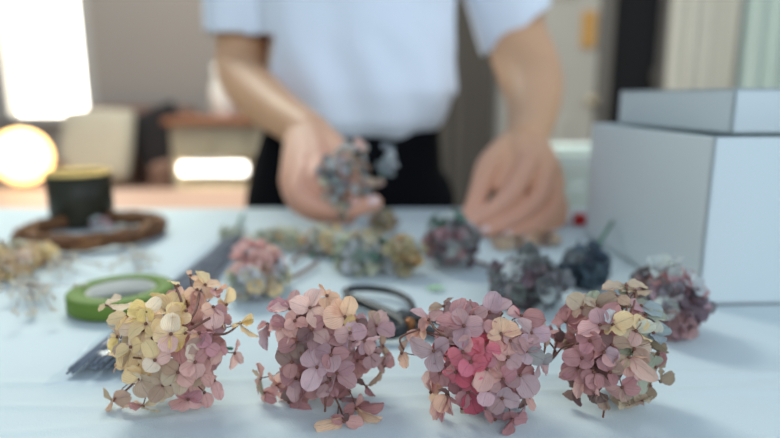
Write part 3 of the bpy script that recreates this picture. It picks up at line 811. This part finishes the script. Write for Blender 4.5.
def c3(px, py):
    if 440 < px < 500 and 340 < py < 410: return random.choice('rRPk')
    return random.choice('mvkMP')
H.fill(24, c3, .68)
H.core_stems(18)
H.stems([[(404, 350), (400, 339), (412, 332), (424, 332), (444, 336)], [(429, 320), (436, 330), (448, 338)], [(434, 351), (436, 341), (446, 338)], [(543, 331), (545, 348), (540, 362)], [(470, 300), (476, 312)]], r=.0005)

# ---- front head 4: rose brown to beige and blue grey
H = Head(610, 347, 52, 58, .026, 'rose, beige and blue grey dried hydrangea head, rightmost of the front row')
H.explicit('''
582,308,3;574.5,302,8,b;590,300.5,7.5,b;591,311,7.5,t;577,313,5,t
597.5,306,1;593,296,6.5,g;607,302,7.5,o;588,303,5,b;600,314,6,o
566,322,3;556,315,9,k;573,320,10,P;566,309,7,k;578,314,7,P;573,329,6t,p
560,330,1;566,336,7t,k;556,325,5t,p
600,325,3;598,317,8,m;612,312,7.5,k;587,334,8,p;606,329,6,t
626.5,286,2;615,279,6.5,b;632,273.5,7,b;625,285,2.5,b;623,292,4,g
635,291,1;644,290,6t,b;630,288,5,b;622,301,4.5,b;627,296,6,G;637,298,4t,t
641,306,1;641,299,7.5,g;634,308,7,m;651,308,4t,o;649,314,8,G
616,296,0;612,292,3t,o;622,304,4.5,b;629,309,5,t
613,325,5;611,316,6.5,h;622,322,7.5,c;619,331,6,c;608,328,4t,c
636,331,5;639,323,7.5,c;647,328,6,s;645,335,5t,c;633,338,7.5,l;630,319,7.5,t
653,333,2;661,330,8,G;655,327,6,s;654,341,7,G;646,339,6,G
629,357,5;619.5,361,7,b;626.5,368,6.5,p;637,354,5t,e;635,370,6.5,l;646,365,6.5,l
634,349,3;633,341,8,b;642,347,7,b;640,357,6,t
655.5,367,1;660,358,7,o;654,361,7,g;662,354,4,k
650,385,3;658,385.5,8,t;647,377,7.5,o;650,393,7.5,o;641,386,5,b
660,381,1;665.5,377,6.5,o;656,375,6,o
642,401,3;633,399,7,t;646,403,7,b;640,396,6,b;626,408,5.5,b
622,387,5;614,393,8,p;631,380,6,P;625,395,6,t;634,386,5,P
628,404,0;620,400,6,t;630,411,5,b
582,358,2;575.5,350.5,7.5,P;569,359,7.5,k;586,361,7,k;588,351,6,P
604,352,4;596,356,7.5t,P;608,352,8,v;597,348,6,k;609,359,6,p
578,368,2;571,371,8,k;587,369,5t,p;582,377,7,k;565,374,5,k
594,372,3;599,384,3t,p;594,379,7.5,P;604,378,6,k;588,376,6,k
582,380,1;582.5,390,5,p;576,384,5,k;590,390,5,k
610,372,4;611,380,4,k;617,364,7,t;604,366,6,P;618,375,6,n
598,392,1;598.5,403,7,n;600,395,6,n;604,410,5,t;592,398,5,n
577,390,0;572,396,7.5,n;568,388,5,n;583,398,5,d
590,341,4;594.5,341,7t,e;584,336,7,k;586,347,6,P;600,338,7,k
612,345,2;606,342,7,d;617,352,7,k;620,340,7,t
556,340,1;548,341,5,k;558,345,4.5,k;562,335,5,d
645,315,1;640,322,6,t;636,315,6,k;652,322,6,g
''')
def c4(px, py):
    if px > 615: return random.choice('botgt')
    return random.choice('kPknt')
H.fill(22, c4, .68)
H.core_stems(18)
H.stems([[(548, 341), (556, 352), (550, 362)], [(557, 341), (553, 358), (562, 348), (574, 344)], [(626, 283), (628, 296), (626, 312), (622, 330)], [(635, 291), (634, 304), (628, 318)], [(604, 411), (603, 417)], [(600, 330), (590, 340), (576, 344)]], r=.0005)

# ---- heads in the middle distance
def mid(cx, cy, rx, ry, rd, n, cols, label, L_=.011, k=.8, stem=None, stem_m=M_STEM, group=None, name='dried_hydrangea', cat='dried flower head', lift=0):
    h_ = Head(cx, cy, rx, ry, rd, label, group, name, cat, lift)
    h_.fill(int(n*1.9), (lambda px, py: random.choice(cols(px, py)+'h') if callable(cols) else random.choice(cols)), k*1.05, L_*.74, whole=True)
    tail = None
    if stem: tail = [T(*p_, .004) if len(p_) == 2 else T(*p_) for p_ in stem]
    h_.core_stems(9, stem_m, tail)
    return h_
mid(258, 272, 28, 23, .024, 46, lambda x, y: 'plplt' if y < 274 else 'bcgs', 'dusty pink and beige dried hydrangea head behind the cream and pink head', .0115, stem=[(290, 278), (318, 262)])
mid(279, 240, 30, 9, .014, 26, 'sscg', 'pale greenish cream hydrangea sprig behind the dusty pink and beige head', .009, stem=[(300, 244), (314, 256)], stem_m=M_GSTEM)
mid(233, 235, 12, 6, .01, 10, 'ssg', 'tiny pale cream sprig at the far end of the grey wire bundle', .008, stem=[(238, 226), (243, 214)], stem_m=M_GSTEM)
mid(326, 240, 18, 14, .018, 30, lambda x, y: 'bcsth', 'beige and cream hydrangea head beneath the hand holding the bunch', .0105, stem=[(300, 255), (292, 262)])
mid(362, 252, 26, 19, .022, 48, lambda x, y: 'uThsug' if y > 246 else 'abshg', 'pale green, white and beige hydrangea head in the middle of the table', .0105, stem=[(340, 268)], stem_m=M_GSTEM)
mid(402, 256, 17, 18, .016, 34, lambda x, y: 'jaaas', 'olive yellow hydrangea head right of the green and white one', .0105)
mid(383, 222, 14, 9, .012, 16, 'aabo', 'small olive green hydrangea sprig behind the olive yellow head', .009)
mid(450, 240, 25, 26, .026, 56, lambda x, y: 'uTuhQ' if y < 232 else 'xMqzmM', 'green topped mauve grey hydrangea head beside the fingertips of the left hand', .011, stem=[(478, 262), (496, 268)])
h_ = mid(527, 283, 33, 21, .026, 60, lambda x, y: 'xQMqQ' if x < 535 else 'QqzQ', 'dark grey mauve hydrangea head behind the rose centred head', .0115)
for (px, py) in ((530, 259), (528, 253), (533, 265), (497, 277), (500, 287)):
    c_ = h_.surf(px, py); Mw = Matrix.Translation(c_) @ frame(Vector((random.uniform(-.5, .5), -.7, .6)), Vector((0, 0, 1))) @ Matrix.Diagonal((.009, .009, .009, 1)); h_.put('floret', random.choice(FLO), Mw, h_.root, pcol('Q'))
mid(586, 268, 21, 17, .02, 40, 'BNBzB', 'dark slate blue hydrangea head against the left side of the white box', .010, stem=[(612, 222, .03)], stem_m=M_GSTEM)
mid(666, 300, 27, 32, .026, 62, lambda x, y: ('kPm' if y < 290 else 'mMqMxv') if x > 655 else 'qzgm', 'mauve and blue grey hydrangea head at the near corner of the white box', .0115)
mid(508, 243, 16, 5, .012, 10, 'ebt', 'flat peach coloured petals lying under the left hand', .009)
mid(545, 240, 16, 4.5, .01, 10, 'tbe', 'flat tan and peach petals lying right of the left hand', .009)
mid(8, 262, 24, 15, .022, 34, 'csbcb', 'cream and golden dried flower head at the left edge of the table', .010, stem=[(0, 240, .03)])
mid(43, 254, 13, 9, .012, 12, 'ccs', 'cream petals lying in front of the twig wreath', .009, stem=[(25, 262)])
mid(100, 224, 10, 6, .008, 9, 'hhV', 'small white blossom lying inside the twig wreath before the cup', .006)

# held bunch
ZH = .635
Hh = Head(345, 184, 24, 32, .026, 'bunch of small blue grey and dusty pink blossoms held in the right hand', None, 'blossom_bunch', 'flower bunch', Zc=ZH)
def ch(px, py):
    return random.choice('tlbGh') if (py < 160 or px > 352) else random.choice('zhhqGshQ')
Hh.fill(120, ch, .92, .0056, whole=True)
for cx, cy, rx, ry, n in ((388, 160, 9, 13, 18), (353, 149, 11, 9, 14), (328, 168, 9, 9, 12), (376, 183, 8, 3, 4), (343, 208, 12, 7, 12)):
    for i in range(n):
        a = random.uniform(0, 6.28); q = math.sqrt(random.random())
        c_ = W(cx+rx*q*math.cos(a), cy+ry*q*math.sin(a), ZH+random.uniform(-.012, .008)); sz = .0056*random.uniform(.8, 1.2)
        Mw = Matrix.Translation(c_) @ frame(Vector((random.uniform(-.7, .7), -.8, random.uniform(-.2, .9))), Vector((random.random(), 0, 1))) @ Matrix.Diagonal((sz, sz, sz, 1))
        Hh.put('floret', random.choice(FLO), Mw, Hh.root, pcol(ch(cx, cy) if cx < 380 else random.choice('Ghz'), .12))
Hh.stems([[(388, 165, ZH), (378, 180, ZH), (362, 192, ZH), (345, 200, ZH+.01)], [(353, 150, ZH), (350, 175, ZH), (342, 200, ZH+.01)], [(330, 168, ZH), (336, 190, ZH), (342, 202, ZH+.01)], [(345, 200, ZH+.01), (338, 206, ZH+.03), (325, 212, ZH+.05)]], M_GSTEM, .0009)

# green leaf, red ribbon
b = bmesh.new(); V, Fc, P = petal_mesh(5); 
for v in V: b.verts.new((v[0]*.016, v[1]*.008, v[2]*.004))
b.verts.ensure_lookup_table()
for f in Fc: b.faces.new([b.verts[i] for i in f])
o = obj('leaf', b, mat('leaf_green', (156, 200, 140), .6, noise_amt=.1)); o.location = T(425, 288, .0012); tag(o, 'tiny pale green leaf lying on the cloth', 'leaf')
c = T(580, 224)
t = empty('ribbon_spool', (c.x, c.y, TZ), 'small red ribbon spool beside the far corner of the white box', 'ribbon')
M_RED = mat('red_ribbon', (206, 36, 34), .5)
obj('ribbon', nb(lathe, [(.0085, .001), (.0085, .011)], (0, 0, 0), 30), M_RED, t)
bm = bmesh.new(); lathe(bm, [(.0105, 0), (.0105, .001)], (0, 0, 0), 30); lathe(bm, [(.0105, .011), (.0105, .012)], (0, 0, 0), 30)
obj('flange', bm, M_RED, t)
c = T(570, 233); b = bmesh.new(); tube(b, cr([(.008, .004, .006), (-.004, .0, .003), (-.012, -.006, .004), (-.02, -.002, .002)], 6), .002, 6, flat=.2)
obj('ribbon_tail', b, mat('pink_ribbon', (214, 120, 112), .5), t)

# gypsophila sprigs with tiny specks
def gyp(cx, cy, sx, sy, n, label):
    base = T(cx, cy); t = empty('gypsophila_sprig', (base.x, base.y, TZ), label, 'dried flower', 'tiny beige gypsophila sprigs left of the tape')
    st = bmesh.new(); fl = bmesh.new()
    for i in range(n):
        px, py = cx+random.gauss(0, sx*.5), cy+random.gauss(0, sy*.5); e = T(px, py, random.uniform(.004, .014)) - t.location
        mid_ = e*.5+Vector((random.uniform(-.006, .006), 0, .002))
        tube(st, [(0, 0, .003), mid_, e], .00025, 4)
        for q in range(3): ball(fl, e+Vector([random.uniform(-.003, .003) for _ in range(3)]), random.uniform(.0009, .0018), 1)
    obj('stems', st, M_STEM, t)
    f = obj('tiny_blossoms', fl, mat('beige_buds', (218, 208, 188), .8, noise_amt=.3, noise_scale=300), t); tag(f, kind='stuff')
gyp(32, 288, 34, 18, 34, 'loose sprig of tiny beige gypsophila at the left edge before the tape')
gyp(66, 262, 40, 12, 26, 'loose sprig of tiny beige gypsophila between wreath and tape')
gyp(136, 258, 24, 14, 20, 'loose sprig of tiny beige gypsophila right behind the tape')
del_grp = [o_ for o_ in bpy.data.objects if o_.name.startswith('gypsophila_sprig')]

# ------------------------------------------------------------------ person
def dense(bm, pts, sub=3):
    """pts: (x,y,z,r) list -> dense balls along the spline"""
    P = cr(pts, 14); last = None
    for q in P:
        v = Vector(q[:3])
        if last is None or (v-last).length > q[3]*.22: ball(bm, v, q[3], sub); last = v
def J(px, py, Z, rpx): v = W(px, py, Z); return (v.x, v.y, v.z, rpx/F*Z)
def remeshed(bm, voxel, smooth=6):
    me = bpy.data.meshes.new('t'); bm.to_mesh(me); bm.free(); o_ = bpy.data.objects.new('t', me); col.objects.link(o_)
    r = o_.modifiers.new('r', 'REMESH'); r.mode = 'VOXEL'; r.voxel_size = voxel; r.use_smooth_shade = True
    if smooth:
        s_ = o_.modifiers.new('s', 'SMOOTH'); s_.factor = .5; s_.iterations = smooth
    dg = bpy.context.evaluated_depsgraph_get(); me2 = bpy.data.meshes.new_from_object(o_.evaluated_get(dg))
    bpy.data.objects.remove(o_); return me2
bx, by = -.058, 1.01          # body axis
def sect(bm, secs, seg=40):                            # (cx, cy, z, rx, ry, power)
    rings = []
    for (cx, cy, z, rx, ry, pw) in secs:
        ring = []
        for k in range(seg):
            a = 2*math.pi*k/seg; c_, s_ = math.cos(a), math.sin(a)
            ring.append(bm.verts.new((cx+rx*math.copysign(abs(c_)**pw, c_), cy+ry*math.copysign(abs(s_)**pw, s_), z)))
        rings.append(ring)
    for A_, B_ in zip(rings, rings[1:]):
        for k in range(seg): bm.faces.new((A_[k], A_[(k+1) % seg], B_[(k+1) % seg], B_[k]))
    bm.faces.new(rings[0][::-1]); bm.faces.new(rings[-1])
sho_l = Vector((bx-.165, by+.02, 1.315)); sho_r = Vector((bx+.165, by+.02, 1.315))
# arms (picture left = person's right)
armL = [(*sho_l, .052), J(243, -20, 1.02, 29), J(243, 35, 1.0, 27), J(243, 74, .97, 25.5), J(262, 98, .89, 25), J(287, 118, .80, 22), J(312, 134, .735, 20.5)]
armR = [(*sho_r, .052), J(509, -30, 1.03, 29), J(515, 30, 1.0, 30), J(529, 72, .96, 31.5), J(534, 95, .91, 28), J(531, 122, .83, 23.5), J(525, 142, .765, 21)]
bm = bmesh.new()
for arm in (armL, armR): dense(bm, arm)
# right hand (holding), picture left
wL = (312, 134, .735)
def F_(pts): dense(bm, [J(*p_) for p_ in pts], 2)
for pts in ([(312, 134, .735, 20), (318, 152, .69, 15), (321, 166, .665, 12)], [(306, 136, .735, 18), (306, 158, .69, 15), (305, 174, .66, 12.5)],
            [(302, 138, .735, 17), (298, 160, .695, 14), (296, 180, .667, 12)], [(300, 140, .735, 16), (293, 162, .70, 12), (290, 183, .68, 11.5)]): F_(pts)
F_([(321, 166, .660, 11.5), (316, 182, .640, 10.5), (326, 191, .645, 10), (344, 196, .655, 9.5)])
F_([(305, 174, .655, 12), (299, 194, .637, 11.5), (318, 207, .632, 11), (345, 210, .632, 10.3), (374, 203, .634, 9)])
F_([(296, 180, .667, 11.5), (297, 202, .655, 10.5), (322, 214, .655, 10), (350, 216, .658, 9)])
F_([(290, 183, .68, 11), (296, 200, .672, 9.5), (318, 208, .675, 9), (342, 210, .68, 8)])
F_([(322, 138, .725, 16), (338, 152, .69, 13.5), (345, 166, .672, 12), (352, 182, .66, 10.5), (356, 194, .655, 9)])
# left hand, picture right
for pts in ([(520, 142, .765, 17), (520, 152, .74, 15), (523, 162, .722, 12)], [(525, 142, .765, 18), (532, 152, .74, 15), (536, 162, .722, 12.5)],
            [(530, 143, .765, 17), (542, 157, .742, 14), (549, 171, .727, 12)], [(533, 146, .765, 15), (548, 166, .748, 12.5), (555, 184, .735, 11)],
            [(515, 152, .745, 15), (508, 172, .722, 13), (500, 188, .705, 10)], [(530, 165, .738, 13), (530, 188, .722, 11), (520, 206, .704, 8)],
            [(545, 180, .742, 11), (545, 202, .726, 10), (535, 216, .708, 8)]): F_(pts)
F_([(529, 160, .716, 12), (520, 180, .692, 11), (509, 196, .680, 10.6), (491, 211, .671, 9.4), (470, 222, .664, 7.6)])
F_([(544, 168, .722, 12), (541, 188, .702, 11), (530, 205, .690, 10.5), (509, 221, .675, 9.2), (486, 231, .665, 7.6)])
F_([(553, 182, .732, 11), (554, 202, .714, 10), (546, 216, .702, 9.6), (530, 227, .687, 8.6), (512, 234, .676, 7.4)])
F_([(555, 194, .745, 10), (560, 208, .730, 9), (558, 219, .718, 8.6), (549, 227, .706, 8), (537, 233, .697, 7)])
F_([(510, 146, .76, 15), (498, 156, .738, 14), (488, 168, .715, 13), (481, 186, .699, 11.3), (475, 204, .685, 10), (468, 217, .676, 8)])
# torso, hips, neck, head, legs
sect(bm, [(bx-.01, by, .80, .12, .075, .9), (bx, by, .90, .12, .075, .9), (bx, by, 1.05, .14, .088, .85), (bx, by, 1.2, .155, .09, .85), (bx, by+.01, 1.32, .15, .07, .9), (bx, by+.01, 1.37, .07, .05, 1)])
sect(bm, [(bx-.015, by, .70, .135, .085, .9), (bx-.01, by, .82, .125, .078, .9)])
dense(bm, [(bx, by+.01, 1.34, .055), (bx, by-.005, 1.40, .05), (bx, by-.01, 1.46, .05)])
for s_ in (-1, 1):
    dense(bm, [(bx+s_*.02, by+.01, 1.34, .05), (bx+s_*.10, by+.02, 1.335, .05), (bx+s_*.165, by+.02, 1.315, .052)])
    dense(bm, [(bx-.012+s_*.07, by, .80, .062), (bx-.012+s_*.078, by, .66, .066), (bx+s_*.085, by-.01, .46, .052), (bx+s_*.09, by+.01, .30, .048), (bx+s_*.09, by+.02, .10, .036), (bx+s_*.09, by+.0, .05, .036)])
    dense(bm, [(bx+s_*.09, by+.03, .045, .034), (bx+s_*.10, by-.05, .035, .032), (bx+s_*.105, by-.12, .026, .024)])
hc_ = Vector((bx, by-.035, 1.525))
tilt = Matrix.Rotation(R(28), 3, 'X')
def hp(x, y, z): return hc_ + tilt @ Vector((x, y, z))
ball(bm, hp(0, .015, .03), .09, 3, (.86, 1.05, .98), tilt); ball(bm, hp(0, -.02, -.03), .07, 3, (.86, .95, 1.1), tilt); ball(bm, hp(0, -.045, -.075), .035, 3, (1.1, .9, .8), tilt)
dense(bm, [(*hp(0, -.083, .012), .010), (*hp(0, -.100, -.018), .013)])
for s_ in (-1, 1):
    ball(bm, hp(s_*.077, .01, -.005), .022, 2, (.35, .7, 1.1), tilt); ball(bm, hp(s_*.012, -.098, -.022), .009, 2)
    ball(bm, hp(s_*.028, -.078, .026), .014, 2, (1.4, .6, .5), tilt)
ball(bm, hp(0, -.088, -.047), .011, 2, (2.0, .8, .45), tilt); ball(bm, hp(0, -.086, -.056), .011, 2, (1.8, .8, .5), tilt)
me = remeshed(bm, .0021, 3)
me.materials.append(M_SKIN)
for pl in me.polygons: pl.use_smooth = True
person = link('person', me, None)
tag(person, 'person in a white t-shirt and black trousers arranging flowers with both hands', 'person')

# shirt
def near(v, a, b):
    a = Vector(a[:3]); b = Vector(b[:3]); return (v-a).dot((b-a).normalized())
bm = bmesh.new()
sect(bm, [(bx-.004, by-.01, .842, .130, .088, .9), (bx+.0, by-.012, .864, .142, .106, .9), (bx+.014, by-.012, .91, .156, .113, .9), (bx+.008, by-.01, .96, .151, .110, .88), (bx+.004, by-.005, 1.03, .150, .108, .88),
          (bx, by, 1.15, .154, .110, .85), (bx, by, 1.25, .168, .104, .85), (bx, by+.01, 1.335, .15, .085, .9), (bx, by+.01, 1.375, .085, .062, 1)])
for arm, sgn in ((armL, -1), (armR, 1)):
    s0 = Vector(arm[0][:3]); h0 = Vector(arm[2][:3])
    dense(bm, [(bx+sgn*.06, by+.02, 1.32, .058), (*s0, .066), (*s0.lerp(h0, .4), .066), (*s0.lerp(h0, .75), .063), (*h0, .061), (*(h0+(h0-s0)*.08), .060)])
me = remeshed(bm, .004, 8)
b2 = bmesh.new(); b2.from_mesh(me)
kill = []
for f in b2.faces:
    cpt = f.calc_center_median()
    for arm, hpx in ((armL, (34, 0)), (armR, (34, 0))):
        h0 = Vector(arm[2][:3]); s0 = Vector(arm[0][:3]); ax = (h0-s0).normalized()
        if arm is armR: axc = (ax + Vector((.45, 0, 0))).normalized()
        else: axc = ax
        if (cpt-h0).dot(axc) > 0 and (cpt-h0).length < .13 and abs(cpt.x-h0.x) < .085: kill.append(f); break
    else:
        if cpt.z > 1.372: kill.append(f)
bmesh.ops.delete(b2, geom=list(set(kill)), context='FACES')
b2.normal_update()
for v in b2.verts:
    c_ = v.co; n_ = v.normal
    a = math.atan2(c_.y-by, c_.x-bx)
    d_ = .0065*noise.noise(Vector((c_.x*13+c_.z*5, c_.y*6, c_.z*3.2))) + .0035*noise.noise(Vector((c_.x*26, c_.y*12, c_.z*9+4)))
    # diagonal gathers towards the waist
    lowf = max(0, 1-abs(c_.z-.90)/.11)
    d_ += lowf*.0048*math.sin((c_.x*75)+(c_.z*38)+2*noise.noise(c_*9))
    v.co = c_ + n_*(d_+.002)
me3 = bpy.data.meshes.new('shirt'); b2.to_mesh(me3); b2.free()
M_SHIRT = mat('white_cotton', (232, 238, 246), .9, noise_amt=.02, bump=.1, bump_scale=900, sheen=.1)
sh = link('t_shirt', me3, M_SHIRT, person); so = sh.modifiers.new('thick', 'SOLIDIFY'); so.thickness = .0018; so.offset = 0
# trousers
M_PANT = mat('black_twill', (6, 7, 12), .9, spec=.15, noise_amt=.2, noise_scale=30, bump=.1, bump_scale=600)
bm = bmesh.new()
sect(bm, [(bx-.018, by-.008, .66, .166, .112, .9), (bx-.018, by-.008, .74, .166, .112, .9), (bx-.012, by-.008, .80, .156, .104, .9), (bx-.002, by-.008, .868, .140, .094, .9)])
for s_ in (-1, 1):
    dense(bm, [(bx+s_*.083, by, .72, .088), (bx+s_*.085, by, .62, .086), (bx+s_*.088, by, .44, .072), (bx+s_*.09, by+.01, .25, .066), (bx+s_*.09, by+.01, .09, .062)])
me = remeshed(bm, .006, 6); link('trousers', me, M_PANT, person)
M_SHOE = mat('dark_shoe', (40, 38, 40), .5)
for s_ in (-1, 1):
    b = bmesh.new(); dense(b, [(bx+s_*.09, by+.05, .042, .041), (bx+s_*.10, by-.05, .042, .041), (bx+s_*.107, by-.12, .034, .033)])
    for v in b.verts: v.co.z = max(v.co.z, .001)
    link('shoe', remeshed(b, .005, 3), M_SHOE, person)
# hair, eyes
M_HAIR = mat('dark_hair', (34, 26, 22), .6, noise_amt=.3, noise_scale=60, bump=.6, bump_scale=120)
b = bmesh.new(); ball(b, hp(0, .035, .045), .098, 3, (.92, 1.03, .98), tilt); ball(b, hp(0, .10, .0), .06, 3, (1.1, .8, 1.1), tilt); ball(b, hp(0, .14, .06), .038, 3)
for s_ in (-1, 1): ball(b, hp(s_*.072, .02, .03), .03, 2, (.5, 1, 1.2), tilt)
link('hair', remeshed(b, .005, 5), M_HAIR, person)
for s_ in (-1, 1):
    e_ = obj('eye', nb(ball, hp(s_*.03, -.071, .010), .0105, 3), M_CER, person); obj('iris', nb(ball, hp(s_*.03, -.0800, .007), .0042, 2), M_HAIR, e_)
# fingernails
def nail(px, py, Z, dx, dy, L_=.010, wd=.0085, up=(0, -.6, .5)):
    c_ = W(px, py, Z); x = (W(px+dx, py+dy, Z)-c_).normalized(); z = Vector(up).normalized()
    b = bmesh.new(); ball(b, (0, 0, 0), 1, 2, (L_/2, wd/2, .0012)); me_ = bpy.data.meshes.new('fingernail'); b.to_mesh(me_); b.free()
    o_ = link('fingernail', me_, M_NAIL, person); o_.matrix_basis = Matrix.Translation(c_) @ frame(z, x)
nail(373, 200.5, .6255, 10, -2, .013, .011, (0, -.75, .55)); nail(350, 214, .6495, 10, 0)
nail(471, 223.5, .6585, -10, 5, .012, .0105, (-.1, -.6, .8)); nail(485, 229, .6545, -10, 5, .011, .010, (-.1, -.6, .8)); nail(508, 233, .6595, -10, 5, .010, .009, (-.1, -.6, .8)); nail(466, 219, .667, -5, 9, .012, .011, (-.7, -.6, .5))
